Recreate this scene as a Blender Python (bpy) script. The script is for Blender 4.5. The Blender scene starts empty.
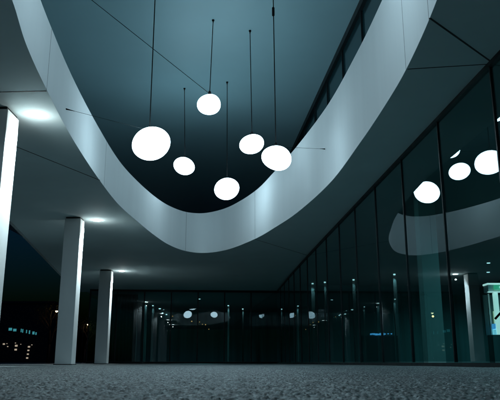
import bpy, bmesh, math, random
import numpy as np
random.seed(7); rng = np.random.default_rng(11)
scene = bpy.context.scene
COL = scene.collection
CAMZ = 0.07            # the camera lies almost on the paving
H = 4.0 + CAMZ         # soffit height
ZC = 9.1 + CAMZ        # upper ceiling height
R = math.radians

# ------------------------------------------------------------------ materials
def new_mat(name):
    m = bpy.data.materials.new(name); m.use_nodes = True
    nt = m.node_tree
    return m, nt, nt.nodes['Principled BSDF']

def coords(nt, scale=(1, 1, 1)):
    tc = nt.nodes.new('ShaderNodeTexCoord'); mp = nt.nodes.new('ShaderNodeMapping')
    mp.inputs['Scale'].default_value = scale
    nt.links.new(tc.outputs['Object'], mp.inputs['Vector'])
    return mp.outputs['Vector']

def paint(name, col, rough=0.5, var=0.06, scale=(1, 1, 1), nscale=2.0, bump=0.0, rvar=0.08, metallic=0.0, bscale=60, spec=0.5):
    """painted / matt surface with soft uneven tone and roughness"""
    m, nt, b = new_mat(name)
    v = coords(nt, scale)
    n = nt.nodes.new('ShaderNodeTexNoise'); n.inputs['Scale'].default_value = nscale; n.inputs['Detail'].default_value = 6
    n.inputs['Roughness'].default_value = 0.6
    nt.links.new(v, n.inputs['Vector'])
    r = nt.nodes.new('ShaderNodeValToRGB')
    c = np.array(col)
    r.color_ramp.elements[0].position = 0.3; r.color_ramp.elements[1].position = 0.7
    r.color_ramp.elements[0].color = (*(c * (1 - var)), 1); r.color_ramp.elements[1].color = (*np.minimum(c * (1 + var), 1), 1)
    nt.links.new(n.outputs['Fac'], r.inputs['Fac']); nt.links.new(r.outputs['Color'], b.inputs['Base Color'])
    mr = nt.nodes.new('ShaderNodeMapRange')
    mr.inputs['From Min'].default_value = 0.3; mr.inputs['From Max'].default_value = 0.7
    mr.inputs['To Min'].default_value = max(rough - rvar, 0.02); mr.inputs['To Max'].default_value = min(rough + rvar, 1)
    nt.links.new(n.outputs['Fac'], mr.inputs['Value']); nt.links.new(mr.outputs['Result'], b.inputs['Roughness'])
    b.inputs['Metallic'].default_value = metallic
    b.inputs['Specular IOR Level'].default_value = spec
    if bump:
        n2 = nt.nodes.new('ShaderNodeTexNoise'); n2.inputs['Scale'].default_value = bscale; n2.inputs['Detail'].default_value = 3
        nt.links.new(v, n2.inputs['Vector'])
        bp = nt.nodes.new('ShaderNodeBump'); bp.inputs['Strength'].default_value = bump; bp.inputs['Distance'].default_value = 0.01
        nt.links.new(n2.outputs['Fac'], bp.inputs['Height']); nt.links.new(bp.outputs['Normal'], b.inputs['Normal'])
    return m

def glow(name, col, strength, base=(0.8, 0.8, 0.8)):
    m, nt, b = new_mat(name)
    b.inputs['Base Color'].default_value = (*base, 1)
    b.inputs['Emission Color'].default_value = (*col, 1)
    b.inputs['Emission Strength'].default_value = strength
    b.inputs['Roughness'].default_value = 0.3
    n = nt.nodes.new('ShaderNodeTexNoise'); n.inputs['Scale'].default_value = 3
    nt.links.new(coords(nt), n.inputs['Vector'])
    mr = nt.nodes.new('ShaderNodeMapRange'); mr.inputs['To Min'].default_value = strength * 0.93; mr.inputs['To Max'].default_value = strength * 1.07
    nt.links.new(n.outputs['Fac'], mr.inputs['Value']); nt.links.new(mr.outputs['Result'], b.inputs['Emission Strength'])
    return m

def glass(name, tint, wob=0.0, ior=1.85):
    m = bpy.data.materials.new(name); m.use_nodes = True; nt = m.node_tree
    nt.nodes.clear()
    out = nt.nodes.new('ShaderNodeOutputMaterial'); mix = nt.nodes.new('ShaderNodeMixShader')
    tr = nt.nodes.new('ShaderNodeBsdfTransparent'); gl = nt.nodes.new('ShaderNodeBsdfGlossy')
    tr.inputs['Color'].default_value = (*tint, 1)
    gl.inputs['Color'].default_value = (0.86, 0.97, 1, 1); gl.inputs['Roughness'].default_value = 0.0
    fr = nt.nodes.new('ShaderNodeFresnel'); fr.inputs['IOR'].default_value = ior
    if wob:
        n = nt.nodes.new('ShaderNodeTexNoise'); n.inputs['Scale'].default_value = 0.9; n.inputs['Detail'].default_value = 1
        nt.links.new(coords(nt), n.inputs['Vector'])
        bp = nt.nodes.new('ShaderNodeBump'); bp.inputs['Strength'].default_value = wob; bp.inputs['Distance'].default_value = 0.05
        nt.links.new(n.outputs['Fac'], bp.inputs['Height'])
        nt.links.new(bp.outputs['Normal'], gl.inputs['Normal'])
    ge = nt.nodes.new('ShaderNodeNewGeometry'); inv = nt.nodes.new('ShaderNodeMath'); inv.operation = 'SUBTRACT'; inv.inputs[0].default_value = 1
    ml = nt.nodes.new('ShaderNodeMath'); ml.operation = 'MULTIPLY'     # one reflection per pane: the inner skin only lets light out
    nt.links.new(ge.outputs['Backfacing'], inv.inputs[1]); nt.links.new(inv.outputs[0], ml.inputs[0]); nt.links.new(fr.outputs['Fac'], ml.inputs[1])
    nt.links.new(ml.outputs[0], mix.inputs['Fac'])
    nt.links.new(tr.outputs['BSDF'], mix.inputs[1]); nt.links.new(gl.outputs['BSDF'], mix.inputs[2])
    nt.links.new(mix.outputs['Shader'], out.inputs['Surface'])
    return m

COOL = (0.63, 0.88, 1.0)
M = {}
M['white_panel'] = paint('white_panel_metal', (0.70, 0.73, 0.74), 0.78, 0.025, (1.6, 1.6, 0.08), 1.6, rvar=0.06, spec=0.12)  # upright streaks in the tone imitate blurred lamp reflections
M['soffit'] = paint('grey_soffit_board', (0.60, 0.75, 0.77), 0.75, 0.05, (1, 1, 1), 0.7, bump=0.02, spec=0.08)
M['upper_ceiling'] = paint('blue_grey_satin_ceiling', (0.33, 0.55, 0.61), 0.5, 0.03, (1, 1, 1), 0.6, rvar=0.03, spec=0.9)
M['deck'] = paint('pale_roof_membrane', (0.40, 0.48, 0.50), 0.8)
M['column'] = paint('pale_column_paint', (0.66, 0.70, 0.70), 0.5, 0.04, (1, 1, 0.4), 2.5, bump=0.02)
M['dark_metal'] = paint('dark_mullion_metal', (0.010, 0.016, 0.019), 0.5, 0.15, nscale=4, spec=0.25)
M['joint'] = paint('dark_joint_rubber', (0.015, 0.018, 0.02), 0.8)
M['cable'] = paint('black_cable', (0.006, 0.007, 0.008), 0.8, spec=0.1)
M['steel'] = paint('steel_wire', (0.10, 0.11, 0.12), 0.35, metallic=0.9)
M['lamp'] = glow('opal_lamp_glass', COOL, 10.5)
M['downlight'] = glow('opal_downlight', (0.80, 0.97, 0.96), 22)
M['glass'] = glass('tinted_facade_glass', (0.60, 0.80, 0.80), 0.006)
M['glass_far'] = glass('tinted_far_glass', (0.62, 0.80, 0.80), 0.004, 1.6)
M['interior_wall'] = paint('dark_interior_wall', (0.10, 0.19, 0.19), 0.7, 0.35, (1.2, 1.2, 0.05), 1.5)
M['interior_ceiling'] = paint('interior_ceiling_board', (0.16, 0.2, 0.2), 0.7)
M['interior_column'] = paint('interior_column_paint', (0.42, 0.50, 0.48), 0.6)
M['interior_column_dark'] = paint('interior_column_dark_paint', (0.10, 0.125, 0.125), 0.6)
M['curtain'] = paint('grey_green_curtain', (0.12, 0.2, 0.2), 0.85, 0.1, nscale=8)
M['led'] = glow('white_led', (0.75, 0.95, 1.0), 1.7)
M['cyan'] = glow('cyan_lit_window', (0.12, 0.75, 0.85), 0.29)
M['warm_window'] = glow('warm_lit_window', (1.0, 0.82, 0.6), 0.4)
M['amber'] = glow('amber_bulb', (1.0, 0.42, 0.12), 1.0)
M['green'] = glow('green_sign_light', (0.02, 0.55, 0.22), 0.7)
M['blue'] = glow('blue_counter_light', (0.10, 0.45, 0.95), 0.8)
M['street'] = glow('street_lamp_light', (1.0, 0.72, 0.4), 6)
M['night_wall'] = paint('dark_render_wall', (0.02, 0.022, 0.024), 0.8)
M['bark'] = paint('bark', (0.08, 0.06, 0.045), 0.9, 0.3, nscale=9, bump=0.4)
M['leaf'] = paint('dark_leaf', (0.06, 0.075, 0.03), 0.6, 0.3, nscale=6)

# ------------------------------------------------------------------ mesh helpers
class MB:
    def __init__(s): s.v = []; s.f = []
    def add(s, vs, fs):
        o = len(s.v); s.v += [tuple(map(float, p)) for p in vs]; s.f += [tuple(i + o for i in f) for f in fs]; return s
    def box(s, c, d, rz=0.0):
        cx, cy, cz = c; hx, hy, hz = d[0] / 2, d[1] / 2, d[2] / 2; ca, sa = math.cos(rz), math.sin(rz)
        vs = []
        for z in (-hz, hz):
            for x, y in ((-hx, -hy), (hx, -hy), (hx, hy), (-hx, hy)):
                vs.append((cx + x * ca - y * sa, cy + x * sa + y * ca, cz + z))
        return s.add(vs, [(3, 2, 1, 0), (4, 5, 6, 7), (0, 1, 5, 4), (1, 2, 6, 5), (2, 3, 7, 6), (3, 0, 4, 7)])
    def tube(s, pts, r, n=8, r2=None):
        pts = [np.array(p, float) for p in pts]; k = len(pts); rings = []
        for i, p in enumerate(pts):
            t = pts[min(i + 1, k - 1)] - pts[max(i - 1, 0)]; t /= np.linalg.norm(t)
            a = np.array((1, 0, 0)) if abs(t[0]) < 0.9 else np.array((0, 1, 0))
            u = np.cross(t, a); u /= np.linalg.norm(u); w = np.cross(t, u)
            rr = r if r2 is None else r + (r2 - r) * i / (k - 1)
            rings.append([p + rr * (math.cos(q) * u + math.sin(q) * w) for q in np.linspace(0, 2 * math.pi, n, endpoint=False)])
        vs = [p for rg in rings for p in rg]; fs = []
        for i in range(k - 1):
            for j in range(n):
                a, b = i * n + j, i * n + (j + 1) % n
                fs.append((a, b, b + n, a + n))
        fs.append(tuple(range(n))[::-1]); fs.append(tuple((k - 1) * n + j for j in range(n)))
        return s.add(vs, fs)
    def lathe(s, prof, c, n=32):
        vs = []; fs = []
        for r, z in prof:
            for q in np.linspace(0, 2 * math.pi, n, endpoint=False):
                vs.append((c[0] + r * math.cos(q), c[1] + r * math.sin(q), c[2] + z))
        for i in range(len(prof) - 1):
            for j in range(n):
                a, b = i * n + j, i * n + (j + 1) % n
                fs.append((a, b, b + n, a + n))
        fs.append(tuple(range(n))[::-1]); fs.append(tuple((len(prof) - 1) * n + j for j in range(n)))
        return s.add(vs, fs)
    def obj(s, name, mat, parent=None, smooth=False, bevel=0.0):
        me = bpy.data.meshes.new(name); me.from_pydata(s.v, [], s.f); me.update()
        bm = bmesh.new(); bm.from_mesh(me)
        bmesh.ops.recalc_face_normals(bm, faces=bm.faces); bm.to_mesh(me); bm.free()
        return link(name, me, mat, parent, smooth, bevel)

def link(name, me, mat, parent=None, smooth=False, bevel=0.0):
    if smooth: me.polygons.foreach_set('use_smooth', [True] * len(me.polygons))
    me.materials.append(mat)
    o = bpy.data.objects.new(name, me); COL.objects.link(o)
    if parent is not None:
        o.parent = parent
        o.matrix_parent_inverse = parent_matrix(parent).inverted()
    if bevel:
        b = o.modifiers.new('bevel', 'BEVEL'); b.width = bevel; b.segments = 2; b.limit_method = 'ANGLE'
    return o

from mathutils import Matrix, Vector
def parent_matrix(p):
    m = Matrix.LocRotScale(p.location, p.rotation_euler, p.scale)
    return (parent_matrix(p.parent) @ p.matrix_parent_inverse @ m) if p.parent else m

def tag(o, label, cat, group=None, kind=None):
    o['label'] = label; o['category'] = cat
    if group: o['group'] = group
    if kind: o['kind'] = kind
    return o
def thing(name, loc, label, cat, group=None, rz=0.0):
    o = bpy.data.objects.new(name, None); COL.objects.link(o); o.location = loc; o.rotation_euler.z = rz
    o.empty_display_size = 0.2
    return tag(o, label, cat, group)
def light(name, typ, loc, energy, col, parent=None, **kw):
    l = bpy.data.lights.new(name, typ); l.energy = energy; l.color = col
    for k, v in kw.items(): setattr(l, k, v)
    o = bpy.data.objects.new(name, l); COL.objects.link(o); o.location = loc
    if parent is not None:
        o.parent = parent; o.matrix_parent_inverse = parent_matrix(parent).inverted()
    return o

# ------------------------------------------------------------------ plan curves
def catmull(P, n=10):
    P = np.array(P, float); k = len(P); out = []
    for i in range(k):
        p0, p1, p2, p3 = P[i - 1], P[i], P[(i + 1) % k], P[(i + 2) % k]
        for t in np.linspace(0, 1, n, endpoint=False):
            out.append(0.5 * ((2 * p1) + (-p0 + p2) * t + (2 * p0 - 5 * p1 + 4 * p2 - p3) * t * t + (-p0 + 3 * p1 - 3 * p2 + p3) * t ** 3))
    return np.array(out)

# x, y, height of the white band above the soffit, going round the opening
OPEN = [(-2.711, 6.508, 0.98), (-2.905, 7.548, 1.0), (-3.065, 8.84, 1.02), (-3.263, 10.957, 1.065), (-3.40, 13.6, 1.11),
        (-3.44, 16.2, 1.14), (-3.296, 18.419, 1.18), (-3.08, 20.7, 1.29), (-2.80, 22.4, 1.41), (-2.348, 23.55, 1.49), (-1.70, 23.935, 1.555),
        (-0.806, 23.16, 1.60), (0.167, 21.1, 1.66), (0.80, 19.1, 1.80), (1.319, 17.125, 1.90), (1.842, 14.19, 1.92), (2.071, 11.415, 1.83),
        (2.174, 9.538, 1.79), (2.201, 8.184, 1.75), (2.13, 6.508, 1.70), (1.93, 4.6, 1.6), (1.5, 2.8, 1.5),
        (0.7, 1.5, 1.35), (-0.3, 1.1, 1.2), (-1.3, 1.7, 1.1), (-2.1, 3.3, 1.02), (-2.48, 5.0, 1.0)]
LOOP = catmull(OPEN, 12)

def fac_x(y):           # right-hand glass line in plan
    if y < 20: return 3.336 - 0.0660 * (y - 7.8)
    return 3.336 - 0.0660 * 12.2 - 0.0660 * (y - 20) + 0.000612 * (y - 20) ** 2 * 1.0
def edge_x(y): return -7.04 - 0.161 * (y - 18.56)       # outer edge of the canopy
YF = 37.4               # far glass line
XE = fac_x(YF)

# ------------------------------------------------------------------ ground
def gm():
    m, nt, b = new_mat('speckled_stone_paving')
    v = coords(nt)
    vo = nt.nodes.new('ShaderNodeTexVoronoi'); vo.inputs['Scale'].default_value = 95
    vo.inputs['Randomness'].default_value = 1
    nt.links.new(v, vo.inputs['Vector'])
    sep = nt.nodes.new('ShaderNodeSeparateColor'); nt.links.new(vo.outputs['Color'], sep.inputs['Color'])
    r = nt.nodes.new('ShaderNodeValToRGB')
    e = r.color_ramp.elements
    e[0].position = 0.0; e[0].color = (0.012, 0.015, 0.016, 1)
    e[1].position = 1.0; e[1].color = (0.56, 0.60, 0.61, 1)
    for p, c in ((0.3, 0.06), (0.6, 0.22), (0.85, 0.36)):
        x = e.new(p); x.color = (c * 0.88, c, c * 1.02, 1)
    nt.links.new(sep.outputs['Red'], r.inputs['Fac'])
    n = nt.nodes.new('ShaderNodeTexNoise'); n.inputs['Scale'].default_value = 0.6; n.inputs['Detail'].default_value = 8
    nt.links.new(v, n.inputs['Vector'])
    mr = nt.nodes.new('ShaderNodeMapRange'); mr.inputs['From Min'].default_value = 0.3; mr.inputs['From Max'].default_value = 0.7
    mr.inputs['To Min'].default_value = 0.8; mr.inputs['To Max'].default_value = 1.15
    nt.links.new(n.outputs['Fac'], mr.inputs['Value'])
    mx = nt.nodes.new('ShaderNodeMix'); mx.data_type = 'RGBA'; mx.blend_type = 'MULTIPLY'; mx.inputs['Factor'].default_value = 1
    nt.links.new(r.outputs['Color'], mx.inputs['A']); nt.links.new(mr.outputs['Result'], mx.inputs['B'])
    nt.links.new(mx.outputs['Result'], b.inputs['Base Color'])
    b.inputs['Roughness'].default_value = 0.5
    n2 = nt.nodes.new('ShaderNodeTexNoise'); n2.inputs['Scale'].default_value = 400; n2.inputs['Detail'].default_value = 3
    nt.links.new(v, n2.inputs['Vector'])
    bp = nt.nodes.new('ShaderNodeBump'); bp.inputs['Strength'].default_value = 0.25; bp.inputs['Distance'].default_value = 0.002
    nt.links.new(n2.outputs['Fac'], bp.inputs['Height']); nt.links.new(bp.outputs['Normal'], b.inputs['Normal'])
    return m
M['ground'] = gm()
g = MB(); S = 400
g.add([(-S, -S, 0), (S, -S, 0), (S, S, 0), (-S, S, 0)], [(0, 1, 2, 3)])
tag(g.obj('ground', M['ground']), 'grey stone-chip paving running level under the canopy to the horizon', 'ground', kind='structure')

# exposed stone chips standing up out of the paving near the lens: finer near, coarser further off
def chips():
    rows = np.exp(np.linspace(math.log(0.75), math.log(16.0), 1150)); ang = np.linspace(-R(31), R(31), 760)
    Y = rows[:, None] * np.ones_like(ang)[None]; X = rows[:, None] * np.tan(ang)[None]
    def hsh(a, b, k):
        h = (a * 73856093) ^ (b * 19349663) ^ (k * 83492791); h = (h ^ (h >> 13)) * 1274126177; h &= 0x7fffffff
        return ((h ^ (h >> 16)) & 0xffff) / 65535.0
    hgt = np.zeros_like(X)
    for cell, h0, h1, keep, sd in ((0.0085, 0.001, 0.0042, 1.0, 0), (0.016, 0.002, 0.0065, 0.5, 20)):
        gx, gy = np.floor(X / cell).astype(np.int64), np.floor(Y / cell).astype(np.int64)
        for dx in (-1, 0, 1):
            for dy in (-1, 0, 1):
                a, b = gx + dx, gy + dy
                px = (a + hsh(a, b, sd + 1)) * cell; py = (b + hsh(a, b, sd + 2)) * cell
                rad = cell * (0.34 + 0.42 * hsh(a, b, sd + 3)); top = (h0 + (h1 - h0) * hsh(a, b, sd + 4) ** 2) * (hsh(a, b, sd + 5) < keep)
                el = 1 + 0.5 * hsh(a, b, sd + 6)
                d2 = (((X - px) * el) ** 2 + (Y - py) ** 2) / rad ** 2
                hgt = np.maximum(hgt, top * np.clip(1 - d2, 0, 1) ** 0.5)
    low = 0.0012 * (np.sin(X * 2.3 + 1) * np.cos(Y * 1.7) + np.sin(X * 5.1 - Y * 3.3))
    fade = np.clip((16 - Y) / 7, 0, 1)
    Z = 0.003 + (hgt + low) * fade
    nr, nc = X.shape
    co = np.stack([X, Y, Z], -1).reshape(-1, 3)
    i = np.arange(nr - 1)[:, None] * nc + np.arange(nc - 1)[None]
    q = np.stack([i, i + 1, i + nc + 1, i + nc], -1).reshape(-1, 4)
    me = bpy.data.meshes.new('stone_chips')
    me.vertices.add(len(co)); me.vertices.foreach_set('co', co.ravel())
    me.loops.add(q.size); me.loops.foreach_set('vertex_index', q.ravel().astype(np.int32))
    me.polygons.add(len(q)); me.polygons.foreach_set('loop_start', np.arange(0, q.size, 4, dtype=np.int32))
    me.update(calc_edges=True); me.validate()
    return link('gravel', me, M['ground'], smooth=True)
tag(chips(), 'loose-looking grey stone chips set in the paving close to the lens', 'gravel', kind='stuff')

# ------------------------------------------------------------------ canopy with oval opening
canopy = thing('canopy', (-3.0, 14, H), 'low grey canopy slab with large egg shaped opening edged by a white band', 'canopy')
def slab_face(z, name, mat):
    bm = bmesh.new()
    ys = list(np.linspace(-8, YF + 0.3, 30))
    outer = [(edge_x(y), y) for y in ys] + [(fac_x(y) + 0.05, y) for y in ys[::-1]]
    es = []
    for ring in (outer, [(p[0], p[1]) for p in LOOP]):
        vs = [bm.verts.new((x, y, z)) for x, y in ring]
        es += [bm.edges.new((vs[i], vs[(i + 1) % len(vs)])) for i in range(len(vs))]
    bmesh.ops.triangle_fill(bm, use_beauty=True, use_dissolve=False, edges=es)
    bmesh.ops.recalc_face_normals(bm, faces=bm.faces)
    me = bpy.data.meshes.new(name); bm.to_mesh(me); bm.free()
    return link(name, me, mat, canopy)
slab_face(H, 'soffit', M['soffit'])
slab_face(H + 0.62, 'roof_deck', M['deck'])
# outer edge band
ys = np.linspace(-8, YF + 0.3, 30); e = MB()
vs = []
for y in ys: vs += [(edge_x(y), y, H - 0.02), (edge_x(y), y, H + 0.7), (edge_x(y) - 0.08, y, H + 0.7), (edge_x(y) - 0.08, y, H - 0.02)]
fs = []
for i in range(len(ys) - 1):
    for j in range(4):
        fs.append((i * 4 + j, i * 4 + (j + 1) % 4, i * 4 + 4 + (j + 1) % 4, i * 4 + 4 + j))
fs += [(0, 1, 2, 3), tuple(len(vs) - 4 + j for j in range(4))]
e.add(vs, fs); e.obj('edge_trim', M['deck'], canopy)
# white fascia: a band 7 cm thick, its inner skin facing the opening
n = len(LOOP); P2 = LOOP[:, :2]
T = np.roll(P2, -1, 0) - np.roll(P2, 1, 0); T /= np.linalg.norm(T, axis=1)[:, None]
cen = P2.mean(0)
Nrm = np.stack([T[:, 1], -T[:, 0]], 1)
if ((P2 - cen) * Nrm).sum() < 0: Nrm = -Nrm
vs = []; NZ = 5
th = 0.03
for i in range(n):
    x, y, d = LOOP[i]; o = P2[i] + Nrm[i] * th
    for k in range(NZ): vs.append((x, y, H + 0.003 + (d - 0.003) * k / (NZ - 1)))
    vs.append((o[0], o[1], H + d)); vs.append((o[0], o[1], H + 0.003))
q = NZ + 2; fs = []
for i in range(n):
    j2 = (i + 1) % n
    for k in range(q):
        fs.append((i * q + k, i * q + (k + 1) % q, j2 * q + (k + 1) % q, j2 * q + k))
fa = MB().add(vs, fs).obj('fascia', M['white_panel'], canopy)
for pl in fa.data.polygons: pl.use_smooth = True
try:
    fa.data.set_sharp_from_angle(angle=R(40))
except Exception: pass
# vertical joints of the fascia panels
def nearest(x, y): return int(np.argmin((P2[:, 0] - x) ** 2 + (P2[:, 1] - y) ** 2))
for x, y in ((-3.09, 9.03), (-3.42, 14.4), (-2.35, 23.5), (0.167, 21.1), (2.15, 8.30), (2.152, 6.879), (-2.45, 5.0), (1.8, 4.0)):
    i = nearest(x, y); p = P2[i] - Nrm[i] * 0.001; t = T[i]; d = LOOP[i][2]
    a, b = p - t * 0.006, p + t * 0.006; a2, b2 = a + Nrm[i] * 0.02, b + Nrm[i] * 0.02
    m = MB(); z0, z1 = H + 0.004, H + d - 0.004
    m.add([(*a, z0), (*b, z0), (*b2, z0), (*a2, z0), (*a, z1), (*b, z1), (*b2, z1), (*a2, z1)],
          [(3, 2, 1, 0), (4, 5, 6, 7), (0, 1, 5, 4), (1, 2, 6, 5), (2, 3, 7, 6), (3, 0, 4, 7)])
    m.obj('panel_joint', M['joint'], canopy)
# joints across the soffit
def soffit_joint(p, q, w=0.028):
    p, q = np.array(p, float), np.array(q, float); L = np.linalg.norm(q - p); c = (p + q) / 2; a = math.atan2(*(q - p)[::-1])
    MB().box((c[0], c[1], H - 0.001), (L, w, 0.006), a).obj('soffit_joint', M['joint'], canopy)
soffit_joint((-5.6, 9.17), (-3.10, 9.03)); soffit_joint((-5.45, 9.5), (-3.405, 13.95), 0.02)
soffit_joint((2.155, 6.90), (3.36, 8.10), 0.024); soffit_joint((2.215, 8.28), (3.33, 8.12), 0.018)
soffit_joint((0.17, 21.15), (2.3, 24.6), 0.02)

# ------------------------------------------------------------------ upper ceiling and upper glass
up = MB().box((-6, 26, ZC + 0.15), (22, 64, 0.3))
tag(up.obj('upper_ceiling', M['upper_ceiling']), 'blue-grey upper ceiling seen through the oval opening with lamp cables hanging from it', 'ceiling', kind='structure')
uf = thing('upper_glass_facade', (2.93, 14.8, H + 0.7), 'dark glazed upper storey wall above the right rim of the oval opening', 'glass wall')
def ux(y): return 2.93 - 0.085 * (y - 14.8)
yy = np.arange(4.0, 37, 2.2)
M['upper_glass'] = paint('teal_upper_glass', (0.010, 0.05, 0.06), 0.12, 0.1, nscale=1.2, rvar=0.03)
for a, b in zip(yy[:-1], yy[1:]):
    c = ((ux(a) + ux(b)) / 2, (a + b) / 2); an = math.atan2(ux(b) - ux(a), b - a)
    MB().box((c[0] + 0.03, c[1], (H + 0.65 + ZC) / 2), (0.03, b - a - 0.05, ZC - H - 0.65), -an).obj('pane', M['upper_glass'], uf)
    MB().box((ux(a), a, (H + 0.65 + ZC) / 2), (0.07, 0.05, ZC - H - 0.66), 0).obj('mullion', M['dark_metal'], uf)
a, b = yy[0], yy[-1]
MB().box(((ux(a) + ux(b)) / 2 - 0.03, (a + b) / 2, ZC - 0.11), (0.12, b - a, 0.2), -math.atan2(ux(b) - ux(a), b - a)).obj('head_rail', M['dark_metal'], uf)

# ------------------------------------------------------------------ columns with a soffit light beside each
COLS = [(-4.15, 9.87, 0.52, 0.50, (-3.55, 10.0)), (-5.02, 17.92, 0.45, 0.42, (-4.44, 18.15)), (-6.44, 28.62, 0.52, 0.42, (-5.80, 28.86))]
CL = ['square pale column nearest the camera at the left edge with a broad white lit flank',
      'square pale column standing between the nearest and the farthest column, street lamp behind its left side',
      'farthest and slimmest looking pale column, just in front of the far glass wall']
DL = ['round glowing soffit light beside the nearest column at the left edge', 'round glowing soffit light beside the middle column',
      'round glowing soffit light beside the farthest column, close above the far glass wall']
COLS.append((-3.55, 1.9, 0.52, 0.6, (-2.95, 1.95)))  # unseen column, its soffit light added to brighten the near paving
CL.append('square pale column outside the left edge of the photo, next in the row')
DL.append('round glowing soffit light outside the photo, added to brighten the near paving')
for k, (x, y, w, d, sp) in enumerate(COLS):
    t = thing('column', (x, y, 0), CL[k], 'column', 'pale columns along the left side of the canopy')
    MB().box((x, y, (H - 0.05) / 2), (w, d, H - 0.05)).obj('shaft', M['column'], t, bevel=0.008)
    MB().box((x, y, H - 0.027), (w - 0.05, d - 0.05, 0.046)).obj('shadow_gap', M['joint'], t)
    MB().box((x, y, 0.012), (w + 0.05, d + 0.05, 0.022)).obj('base_shadow_plate', M['dark_metal'], t, bevel=0.004)  # dark plate added as a shadow line at the column foot
    dl = thing('soffit_light', (sp[0], sp[1], H), DL[k], 'ceiling light', 'round soffit lights beside the columns')
    MB().lathe([(0.125, -0.001), (0.122, -0.010), (0.10, -0.022), (0.05, -0.030), (0.001, -0.032)], (sp[0], sp[1], H - 0.0005)).obj('diffuser', M['downlight'], dl, True)
    light('soffit_lamp', 'POINT', (sp[0], sp[1], H - 0.26), 6.0, (1.0, 0.98, 0.95), dl, shadow_soft_size=0.03)
    s = light('soffit_beam', 'SPOT', (sp[0], sp[1], H - 0.10), 1300.0, (0.76, 0.94, 1.0), dl, shadow_soft_size=0.06, spot_size=R(76), spot_blend=1.0)
    s.rotation_euler = (0, R(30), 0)

# ------------------------------------------------------------------ pendant lamps
def pebble(name, mat, parent, c, ax, seed, tilt):
    bm = bmesh.new(); bmesh.ops.create_icosphere(bm, subdivisions=5, radius=1)
    rs = np.random.default_rng(seed); ph = rs.uniform(0, 6.28, 6)
    ct, st = math.cos(tilt), math.sin(tilt)
    for v in bm.verts:
        x, y, z = v.co
        k = 1 + 0.07 * math.sin(2 * x + ph[0]) + 0.05 * math.sin(2.2 * y + ph[1]) * x + 0.05 * math.sin(1.7 * z + ph[2] + x)
        x, y, z = x * k * ax[0], y * k * ax[0] * 0.95, z * k * ax[1]
        v.co = (c[0] + x * ct - z * st, c[1] + y, c[2] + x * st + z * ct)
    me = bpy.data.meshes.new(name); bm.to_mesh(me); bm.free()
    return link(name, me, mat, parent, True)
LAMPS = [  # centre, half width, half height, tilt, ceiling attachment x, label
    ((-2.073, 12.454, 4.332), 0.410, 0.317, R(12), -2.07, 'largest glowing pebble shaped pendant, leftmost, with a taut wire to the left rim', 3),
    ((-1.072, 15.80, 6.627), 0.302, 0.290, R(10), -1.01, 'glowing pebble shaped pendant hanging highest of all', 5),
    ((-2.168, 20.317, 6.314), 0.345, 0.270, R(-6), -2.245, 'smallest glowing pebble shaped pendant, hanging just right of the largest lamp', 8),
    ((-0.738, 19.81, 5.384), 0.402, 0.327, R(32), -0.765, 'glowing pebble shaped pendant hanging lowest, near the bottom of the oval opening', 12),
    ((0.0536, 16.38, 5.71), 0.33, 0.276, R(6), 0.0, 'glowing pebble shaped pendant just above and left of the rightmost lamp', 21),
    ((0.565, 13.264, 4.304), 0.315, 0.264, R(-3), 0.534, 'rightmost glowing pebble shaped pendant, in front of the right rim of the opening', 34),
    ((-1.25, 7.0, 5.6), 0.50, 0.42, R(8), -1.3, 'left one of two unseen glowing pendants added near the camera for light', 41),  # two unseen lamps added to light the near rim and paving
    ((0.75, 7.6, 6.0), 0.50, 0.42, R(-8), 0.8, 'right one of two unseen glowing pendants added near the camera for light', 42)]
for k, (c, hw, hh, tl, ax, lab, sd) in enumerate(LAMPS):
    c = (c[0], c[1], c[2] + CAMZ)
    t = thing('pendant_lamp', c, lab, 'pendant lamp', 'glowing pebble pendants hung in the oval opening')
    pebble('lamp_shade', M['lamp'], t, c, (hw, hh), sd, tl)
    top = c[2] + hh * 0.93
    MB().tube([(c[0], c[1], top), (ax, c[1], ZC)], 0.011, 8).obj('cable', M['cable'], t, True)
    MB().lathe([(0.012, 0.10), (0.03, 0.09), (0.045, 0.02), (0.05, -0.03)], (c[0], c[1], top), 16).obj('cable_cap', M['cable'], t, True)
    MB().lathe([(0.035, 0), (0.035, -0.03), (0.018, -0.05), (0.012, -0.10)], (ax, c[1], ZC), 16).obj('ceiling_rose', M['cable'], t, True)
    if k == 5:
        z = 7.92
        MB().lathe([(0.012, 0.12), (0.03, 0.10), (0.03, -0.10), (0.012, -0.12)], (0.538, c[1], z), 12).obj('cable_joint', M['cable'], t, True)
    ends = {0: (-3.165, 9.87, 4.07), 1: (-4.2, 14.6, ZC), 5: (1.97, 12.6, 4.30)}
    if k in ends:
        e2 = ends[k]
        if k != 1: e2 = (e2[0], e2[1], e2[2])
        tgt = (c[0], c[1], top + 0.02)
        GUY = (e2, tgt)
        t['_guy'] = 1; del t['_guy']
        if k == 1:
            MB().tube([e2, tgt], 0.008, 6).obj('guy_wire', M['cable'], t, True)
        else:
            pass

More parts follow.
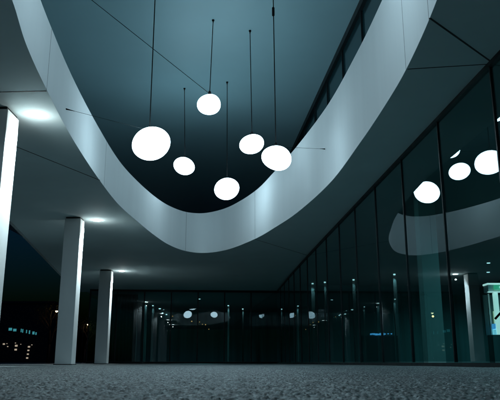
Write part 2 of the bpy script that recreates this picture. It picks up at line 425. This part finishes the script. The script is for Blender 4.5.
# taut wires from the rim to two of the lamps (image rays were turned into points on the band)
def wire(lamp_idx, p_band, outward):
    t = [o for o in COL.objects if o.name.startswith('pendant_lamp')][lamp_idx]
    c, hw, hh = LAMPS[lamp_idx][0], LAMPS[lamp_idx][1], LAMPS[lamp_idx][2]
    tgt = np.array((c[0], c[1], c[2] + CAMZ + hh * 0.97)); p = np.array(p_band)
    MB().tube([p, tgt], 0.0032, 6).obj('guy_wire', M['cable'], t, True)
    dirv = (tgt - p) / np.linalg.norm(tgt - p)
    MB().tube([p - dirv * 0.02, p + dirv * 0.06, p + dirv * 0.11, p + dirv * 0.2], 0.015, 8, 0.005).obj('wire_anchor', M['cable'], t, True)
GUYS = []
def band_point(px, py):
    # where a sight line from the lens meets the white band
    f = 640.; pit = math.atan(162.2 / 640); u = (px - 250) / f; v = (200 - py) / f
    d = np.array((u, math.cos(pit) - v * math.sin(pit), math.sin(pit) + v * math.cos(pit))); best = None
    for i in range(n):
        a, b = P2[i], P2[(i + 1) % n]; A = np.array([[d[0], -(b - a)[0]], [d[1], -(b - a)[1]]])
        if abs(np.linalg.det(A)) < 1e-9: continue
        s, w = np.linalg.solve(A, a)
        if s > 5 and 0 <= w <= 1 and H <= CAMZ + s * d[2] <= H + LOOP[i][2]:
            if best is None or s > best: best = s
    return None if best is None else (d[0] * best, d[1] * best, CAMZ + d[2] * best)
GUYS = {0: band_point(66, 109), 5: band_point(325, 149)}
print('GUYS', GUYS)
for k, p in GUYS.items():
    if p: wire(k, p, 1)

# ------------------------------------------------------------------ right-hand glass facade
gf = thing('glass_facade', (3.0, 15, 0), 'long dark glass facade on the right mirroring the lamps and the oval opening', 'glass wall')
PANE_ROT = R(0.0)
ym = [8.10 + 2.08 * k for k in range(-5, 15)]
ym = [y for y in ym if y < YF - 1.2] + [YF]
for i in range(len(ym) - 1):
    a, b = ym[i], ym[i + 1]; xa, xb = fac_x(a), fac_x(b); an = -math.atan2(xb - xa, b - a)
    L = math.hypot(xb - xa, b - a)
    MB().box(((xa + xb) / 2, (a + b) / 2, (H + 0.06) / 2), (0.014, L - 0.02, H - 0.10), an + PANE_ROT).obj('pane', M['glass'], gf)
    MB().box((xa + 0.0, a, (H + 0.06) / 2), (0.05, 0.028, H - 0.08), an).obj('mullion', M['dark_metal'], gf)
    MB().box(((xa + xb) / 2, (a + b) / 2, H - 0.032), (0.09, L + 0.004, 0.060), an).obj('head_rail', M['dark_metal'], gf)
    MB().box(((xa + xb) / 2, (a + b) / 2, 0.032), (0.16, L + 0.004, 0.06), an).obj('sill_rail', M['dark_metal'], gf)

# ------------------------------------------------------------------ far glass wall
fw = thing('far_glass_wall', (-3, YF, 0), 'dark glass wall closing the far end of the covered space', 'glass wall')
XL = -9.0; FT = 0.081
def fy(x): return 36.75 + FT * (x + 3.6)
fw.location.y = 36.75
xs = list(np.linspace(XL, XE, 8)); fa_ = math.atan(FT)
for i in range(len(xs) - 1):
    a, b = xs[i], xs[i + 1]; m_ = (a + b) / 2
    MB().box((m_, fy(m_), (H + 0.02) / 2), (b - a - 0.02, 0.014, H - 0.2), fa_ + R(0.12 * (-1) ** i)).obj('pane', M['glass_far'], fw)
    MB().box((a, fy(a), (H + 0.02) / 2), (0.06, 0.14, H - 0.2), fa_).obj('mullion', M['dark_metal'], fw)
m_ = (XL + XE) / 2
MB().box((m_, fy(m_), H - 0.06), (XE - XL + 0.1, 0.16, 0.115), fa_).obj('head_rail', M['dark_metal'], fw)
MB().box((m_, fy(m_), 0.05), (XE - XL + 0.1, 0.16, 0.10), fa_).obj('sill_rail', M['dark_metal'], fw)

# ------------------------------------------------------------------ interior behind the glass
ic = MB()
ic.add([(edge_x(YF) + 0.5, YF + 0.32, H), (XE + 0.36, YF + 0.32, H), (XE + 12, YF + 0.32, H), (XE + 12, 60, H), (edge_x(YF) + 0.5, 60, H)], [(0, 1, 2, 3, 4)])
icv = [(fac_x(y) + 0.056, y, H + 0.003) for y in np.linspace(-6, YF + 0.32, 16)]
ic.add(icv + [(13, YF + 0.32, H + 0.003), (13, -6, H + 0.003)], [tuple(range(18))])
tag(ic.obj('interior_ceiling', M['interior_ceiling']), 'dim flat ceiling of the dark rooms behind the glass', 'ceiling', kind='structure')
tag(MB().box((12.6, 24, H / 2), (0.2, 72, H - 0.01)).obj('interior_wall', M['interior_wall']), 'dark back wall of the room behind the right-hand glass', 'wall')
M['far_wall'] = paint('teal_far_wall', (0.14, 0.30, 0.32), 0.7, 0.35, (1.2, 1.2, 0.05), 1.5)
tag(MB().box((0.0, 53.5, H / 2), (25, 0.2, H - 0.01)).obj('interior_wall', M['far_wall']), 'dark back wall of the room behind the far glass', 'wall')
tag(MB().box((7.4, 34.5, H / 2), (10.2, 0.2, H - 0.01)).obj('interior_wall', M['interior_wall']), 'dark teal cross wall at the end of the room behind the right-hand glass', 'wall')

def icol(x, y, w, lab, h=H, mat='interior_column', e=0, col=(0.6, 0.95, 1)):
    t = thing('interior_column', (x, y, 0), lab, 'column', 'columns in the dark rooms behind the glass')
    MB().box((x, y, (h - 0.012) / 2), (w, w, h - 0.012)).obj('shaft', M[mat], t, bevel=0.006)
    if e:
        light('column_light', 'SPOT', (x - 0.02, y - w / 2 - 0.08, h - 0.06), e, col, t, shadow_soft_size=0.03, spot_size=R(80), spot_blend=0.9).rotation_euler = (R(-8), 0, 0)
        MB().lathe([(0.05, 0), (0.05, -0.05), (0.001, -0.055)], (x - 0.02, y - w / 2 - 0.08, h - 0.004), 16).obj('spotlight', M['led'], t, True)
    return t
def at(px, Y): return (px - 250) / 640. * Y * 0.985
icol(4.20, 15.0, 0.40, 'broad pale green interior column behind the right-hand glass, with the mirrored oval band crossing it', e=0)
SL = [(136, 41, 0.25, 20, 'leftmost slim column added for a light streak behind the far glass wall'), (145.5, 44, 0.28, 12, 'second slim column from the left, added for a light streak behind the far glass'),
      (153, 47, 0.26, 8, 'third slim column from the left, added for a light streak behind the far glass'),
      (228.5, 47, 0.2, 12, 'slim column added for a lone light streak near the middle of the far glass'), (243, 50, 0.18, 6, 'slim column added for a faint light streak just right of the middle of the far glass'),
      (313.5, 33.6, 0.30, 20, 'slim column added for a brighter light streak behind the far end of the right-hand glass'), (326, 33, 0.18, 8, 'thin column added for a light streak right of the brighter one behind the far end of the right-hand glass'),
      (355, 32, 0.25, 9, 'slim column added for a light streak above and left of the blue counter'), (396.5, 30, 0.27, 16, 'slim column added for a bluish light streak above the right end of the blue counter')]
for px, Y, w, e_, lab in SL: icol(at(px, Y), Y, w * 0.6, lab, mat='interior_column_dark', e=e_ * 4.5, col=(0.6, 0.9, 1.0))  # slim columns and their spotlights added to imitate streaks reflected in the glass
# blue lit counter
ct = thing('reception_counter', (at(379, 24), 24, 0), 'low counter glowing blue along its top behind the right-hand glass', 'counter')
MB().box((at(379, 24), 24.2, 0.52), (1.3, 0.5, 1.02)).obj('body', M['interior_wall'], ct, bevel=0.01)
x0 = at(368.5, 24)
for i in range(14):
    hgt = 0.07 if i < 9 else 0.045
    if i in (10, 12): continue
    MB().box((x0 + 0.05 + i * 0.058, 23.94, 1.07 + random.uniform(-.012, .012)), (0.052, 0.03, hgt * random.uniform(0.7, 1.2))).obj('light_strip', M['blue'], ct)

# lit kiosk with a green sign
KY = 18.0
def kx(px): return at(px, KY) * 1.014
def kz(py): return CAMZ + (362.2 - py) / 640 * KY * 1.0
k = thing('lit_kiosk', (kx(500), KY, 0), 'lit white kiosk with a green sign behind the glass at the right edge', 'kiosk')
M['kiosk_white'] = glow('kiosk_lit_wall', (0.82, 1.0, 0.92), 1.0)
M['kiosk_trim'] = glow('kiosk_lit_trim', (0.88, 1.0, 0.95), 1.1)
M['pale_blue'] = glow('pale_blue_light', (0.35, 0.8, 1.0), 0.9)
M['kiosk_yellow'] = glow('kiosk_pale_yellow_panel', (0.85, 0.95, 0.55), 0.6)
xa, xb = kx(488), kx(522)
MB().box(((xa + xb) / 2, KY + 0.2, kz(336) / 2), (xb - xa, 0.4, kz(336) - 0.004)).obj('base', M['interior_wall'], k)
MB().box(((xa + xb) / 2, KY + 0.2, kz(286.2)), (xb - xa + 0.03, 0.38, 0.045)).obj('roof_slab', M['kiosk_trim'], k)
MB().box(((xa + xb) / 2, KY + 0.2, kz(290.6)), (xb - xa, 0.36, 0.20)).obj('header', M['column'], k)
MB().box(((xa + xb) / 2, KY - 0.01, kz(294.5)), (xb - xa + 0.06, 0.06, 0.022)).obj('ledge', M['kiosk_trim'], k)
MB().box((kx(498), KY - 0.035, kz(290)), (kx(503) - kx(493), 0.05, 0.13)).obj('sign', M['green'], k, bevel=0.005)
def kbox(x0, x1, y0, y1, dy, th, nm, mt, bev=0.0):
    return MB().box(((kx(x0) + kx(x1)) / 2, KY + dy, (kz(y0) + kz(y1)) / 2), (kx(x1) - kx(x0), th, kz(y0) - kz(y1)), 0).obj(nm, M[mt], k, bevel=bev)
kbox(492.6, 496.8, 335.8, 295.2, 0.05, 0.1, 'post', 'kiosk_white')
kbox(490.2, 491.6, 335.8, 295.2, 0.3, 0.08, 'side_post', 'column')
kbox(489, 521, 335.8, 295.2, 0.60, 0.05, 'back_wall', 'interior_wall')
kbox(497.2, 518, 326, 312, 0.50, 0.05, 'back_panel', 'kiosk_yellow')
kbox(491.9, 520, 330.4, 325.2, 0.22, 0.36, 'blue_shelf', 'blue')
kbox(491.9, 520, 335.7, 330.8, 0.21, 0.38, 'pale_blue_shelf', 'pale_blue')
MB().tube([(kx(491), KY - 0.06, kz(321)), (kx(507), KY - 0.06, kz(305))], 0.03, 10).obj('handrail', M['cable'], k, True)
MB().box((kx(500), KY - 0.07, kz(290)), (0.10, 0.012, 0.05)).obj('sign_mark', M['kiosk_white'], k)
# interior curtain behind the far glass
cv = []; cf = []; N = 160
for i in range(N):
    t_ = i / (N - 1); x = -8.6 + 1.9 * t_; y = YF + 1.2 + 0.07 * math.sin(t_ * 62) + 0.03 * math.sin(t_ * 23 + 1)
    cv += [(x, y, 0.03), (x, y, H - 0.05), (x, y + 0.015, H - 0.05), (x, y + 0.015, 0.03)]
for i in range(N - 1):
    for j in range(4): cf.append((i * 4 + j, i * 4 + (j + 1) % 4, i * 4 + 4 + (j + 1) % 4, i * 4 + 4 + j))
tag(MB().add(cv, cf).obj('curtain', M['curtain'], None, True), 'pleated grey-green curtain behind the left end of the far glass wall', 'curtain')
# small lights deep inside, along the room behind the far glass
def small(name, px, py, Y, r, mat, lab, cat, grp, flat=True):
    z = CAMZ + (362.2 - py) / 640 * Y
    m = MB().lathe([(0.001, r * 0.55), (r * 0.7, r * 0.45), (r, 0.0), (r * 0.7, -r * 0.45), (0.001, -r * 0.55)], (at(px, Y), Y, z), 14) if flat else \
        MB().lathe([(0.001, r), (r * 0.7, r * 0.7), (r, 0.0), (r * 0.7, -r * 0.7), (0.001, -r)], (at(px, Y), Y, z), 12)
    return tag(m.obj(name, mat, None, True), lab, cat, grp)
for i, (px, py, r, lab) in enumerate([(143.8, 298, .13, 'leftmost small white ceiling light behind the far glass, beside the first lit column'), (151.3, 300.8, .12, 'small white ceiling light just left of the green exit sign'),
        (158.8, 305.5, .10, 'small white ceiling light right below the green exit sign'), (159.4, 310.8, .09, 'small white light left of a close pair, under the green exit sign'),
        (163.3, 311.4, .08, 'small white light right of a close pair, under the green exit sign'), (162.3, 315.2, .08, 'lower small white light under the close pair'), (166.3, 316.6, .07, 'lowest small white light at the end of the receding row')]):
    small('ceiling_light', px, py, 46 + i * 1.2, r, M['led'], lab, 'ceiling light', 'small white lights behind the far glass')
es = thing('exit_sign', (at(158.4, 45), 45, 4.3), 'tiny green exit sign glowing behind the far glass wall', 'exit sign')
MB().box((at(158.4, 45), 45, CAMZ + (362.2 - 299.3) / 640 * 45), (0.14, 0.05, 0.30)).obj('panel', M['green'], es)
for i, (px, py, r, lab) in enumerate([(172.5, 318.2, .05, 'faint amber light at the left end of the amber row behind the far glass'), (191.8, 323.2, .08, 'brightest pale amber light, second from left of the amber row behind the far glass'),
        (199.6, 323.8, .06, 'small amber light, third from left of the amber row'), (202.5, 326, .05, 'small low amber light, fourth from left of the amber row'),
        (205.6, 326.4, .07, 'amber light, fifth from left of the amber row'), (209, 330.8, .05, 'amber light lowest and rightmost of the amber row behind the far glass'), (295.2, 317.5, .05, 'single amber light behind the glass near the far corner')]):
    small('amber_light', px, py, 52 if px < 290 else 33, r * 0.65, M['amber'], lab, 'light', 'amber lights behind the far glass', False)
# general dim room lighting: the two nearest fittings are unseen, added to lift the dark
for i, (x, y, e_, lab) in enumerate([(6.4, 9.5, 42, 'unseen ceiling light nearest the camera behind the right-hand glass, added to lift the dark'), (7.6, 14.1, 42, 'unseen ceiling light right of the pale green column, added to lift the dark'),
        (9.9, 26.4, 48, 'higher and nearer of the two interior ceiling lights above the kiosk'), (10.9, 29.2, 48, 'lower and farther of the two interior ceiling lights above the kiosk'), (-3.3, 42, 60, 'interior ceiling light behind the far glass, right of the exit sign')]):
    t = thing('interior_light', (x, y, H), lab, 'ceiling light', 'interior ceiling lights behind the glass')
    MB().lathe([(0.07, 0), (0.07, -0.02), (0.001, -0.025)], (x, y, H - 0.002), 20).obj('diffuser', M['led'], t, True)
    light('room_lamp', 'SPOT', (x, y, H - 0.06), e_ * 4.5, (0.30, 0.85, 0.95), t, shadow_soft_size=0.06, spot_size=R(165), spot_blend=0.5)

# ------------------------------------------------------------------ the town outside, far left
def tx(px, Y): return (px - 250) / 640. * Y * 0.985
def tz(py, Y): return CAMZ + (362.2 - py) / 640. * Y
BY = 90.0
bl = thing('distant_building', (tx(20, BY), BY, 0), 'distant dark block with a cyan lit band above a few warm windows', 'building')
MB().box((tx(14, BY), BY + 6, 4.0), (tx(46, BY) - tx(-30, BY), 12, 8.0)).obj('wall', M['night_wall'], bl)
MB().box((tx(14, BY), BY + 6, 8.15), (tx(46, BY) - tx(-30, BY) + 0.5, 12.5, 0.3)).obj('roof', M['night_wall'], bl)
for px, py, w, h in [(11.3, 330.8, 3.6, 3.2), (15.8, 331.6, 3.4, 3.0), (22.2, 332, 0.8, 4), (23.8, 332.4, 0.9, 4.2), (27.6, 333, 0.9, 3.8), (30.6, 333.6, 1.2, 4.2), (34.6, 334.4, 2.2, 3.4), (37.2, 335, 1.2, 3)]:
    MB().box((tx(px, BY), BY - 0.03, tz(py, BY)), (w * BY / 720, 0.06, h * BY / 800)).obj('lit_window', M['cyan'], bl)
for px, py, s in [(6.2, 345, 2.4), (9.2, 344.6, 1.0), (10.2, 347.4, 1.4), (18.6, 346.6, 3.0), (18.4, 350.3, 2.8), (17.6, 344, 1.2), (23, 345.2, 1.0), (31.3, 347.6, 2.6), (34, 345.8, 1.2), (31, 351, 2.2), (30.8, 354.6, 2.2), (30.4, 358.2, 2.4)]:
    MB().box((tx(px, BY), BY - 0.03, tz(py, BY)), (s * BY / 800, 0.06, s * 0.7 * BY / 800)).obj('window', M['warm_window'], bl)

def street_lamp(px, py, Y, lab):
    x, z = tx(px, Y), tz(py, Y)
    t = thing('street_lamp', (x - 0.5, Y, 0), lab, 'street lamp', 'street lamps outside on the left')
    MB().tube([(x - 0.5, Y, 0), (x - 0.5, Y, z * 0.9), (x - 0.4, Y, z + 0.05), (x - 0.05, Y, z + 0.12)], 0.07, 8, 0.04).obj('pole', M['dark_metal'], t, True)
    MB().box((x, Y, z + 0.06), (0.5, 0.22, 0.1)).obj('head', M['dark_metal'], t, bevel=0.02)
    MB().lathe([(0.12, 0), (0.11, -0.07), (0.05, -0.12), (0.001, -0.13)], (x + 0.05, Y, z), 12).obj('bulb', M['street'], t, True)
    light('street_light', 'POINT', (x + 0.05, Y - 0.1, z - 0.35), 7, (1, 0.55, 0.22), t, shadow_soft_size=0.1)
street_lamp(55.5, 313, 60, 'lit street lamp peeping out on the left of the middle column')
street_lamp(88, 326, 75, 'smaller lit street lamp seen between the middle and the farthest column')

def tree(x, y, h, seed, lab):
    rs = random.Random(seed)
    t = thing('tree', (x, y, 0), lab, 'tree', 'trees outside by the street lamps')
    tips = []; m = MB()
    def limb(p, d, L, r, dep):
        q = p + d * L; mid = (p + q) / 2 + np.array([rs.uniform(-.06, .06) * L for _ in range(3)])
        m.tube([p, mid, q], r, 6, r * 0.6)
        if dep == 0: tips.append(q); return
        for _ in range(3):
            nd = d + np.array([rs.uniform(-.75, .75), rs.uniform(-.75, .75), rs.uniform(-.1, .5)]); nd /= np.linalg.norm(nd)
            limb(q, nd, L * rs.uniform(0.6, 0.8), r * 0.6, dep - 1)
    limb(np.array((x, y, 0.0)), np.array((0, 0, 1.0)), h * 0.34, 0.12, 4)
    m.obj('trunk', M['bark'], t, True)
    l = MB()
    for q in tips:
        for _ in range(10):
            c = q + np.array([rs.gauss(0, .28) for _ in range(3)]); a = np.array([rs.gauss(0, 1) for _ in range(3)]); a /= np.linalg.norm(a)
            b = np.cross(a, (0.3, 0.5, 0.8)); b /= np.linalg.norm(b); s = rs.uniform(0.05, 0.11)
            l.add([c - a * s, c + b * s * .5, c + a * s, c - b * s * .5], [(0, 1, 2, 3)])
    l.obj('crown', M['leaf'], t)
tree(tx(52, 61.5), 61.5, 5.0, 3, 'tree lit orange by the street lamp left of the middle column')
tree(tx(87, 77), 77, 4.6, 9, 'dim tree beside the smaller street lamp between the columns')

# ------------------------------------------------------------------ sky, moon-weak sun, camera
w = bpy.data.worlds.new('World'); scene.world = w; w.use_nodes = True
nt = w.node_tree; bg = nt.nodes['Background']
sky = nt.nodes.new('ShaderNodeTexSky'); sky.sky_type = 'NISHITA'; sky.sun_disc = False
sky.sun_elevation = R(-2.1); sky.sun_rotation = R(200)
tint = nt.nodes.new('ShaderNodeMix'); tint.data_type = 'RGBA'; tint.blend_type = 'MULTIPLY'; tint.inputs['Factor'].default_value = 1
tint.inputs['B'].default_value = (0.06, 0.62, 1.75, 1)
nt.links.new(sky.outputs['Color'], tint.inputs['A']); nt.links.new(tint.outputs['Result'], bg.inputs['Color']); bg.inputs['Strength'].default_value = 0.1
sl = bpy.data.lights.new('sun', 'SUN'); sl.energy = 0.004; sl.angle = R(0.5); sl.color = (1, 0.95, 0.88)
so = bpy.data.objects.new('sun', sl); COL.objects.link(so); so.rotation_euler = (R(88), 0, R(-20)); so.location = (0, 0, 30)

cam = bpy.data.cameras.new('camera'); co = bpy.data.objects.new('camera', cam); COL.objects.link(co); scene.camera = co
co.location = (0, 0, CAMZ); co.rotation_euler = (R(90) + math.atan(162.2 / 640), 0, 0)
cam.sensor_width = 36; cam.lens = 640 / 500 * 36; cam.clip_start = 0.02; cam.clip_end = 2000
cam.dof.use_dof = True; cam.dof.focus_distance = 14; cam.dof.aperture_fstop = 20

scene.view_settings.view_transform = 'Standard'; scene.view_settings.look = 'None'
scene.view_settings.exposure = 0; scene.view_settings.gamma = 1; scene.view_settings.use_curve_mapping = False
scene.render.engine = 'CYCLES'
cy = scene.cycles
cy.use_denoising = True; cy.max_bounces = 10; cy.diffuse_bounces = 5; cy.glossy_bounces = 6; cy.transparent_max_bounces = 16
cy.sample_clamp_indirect = 12; cy.caustics_reflective = False; cy.caustics_refractive = False
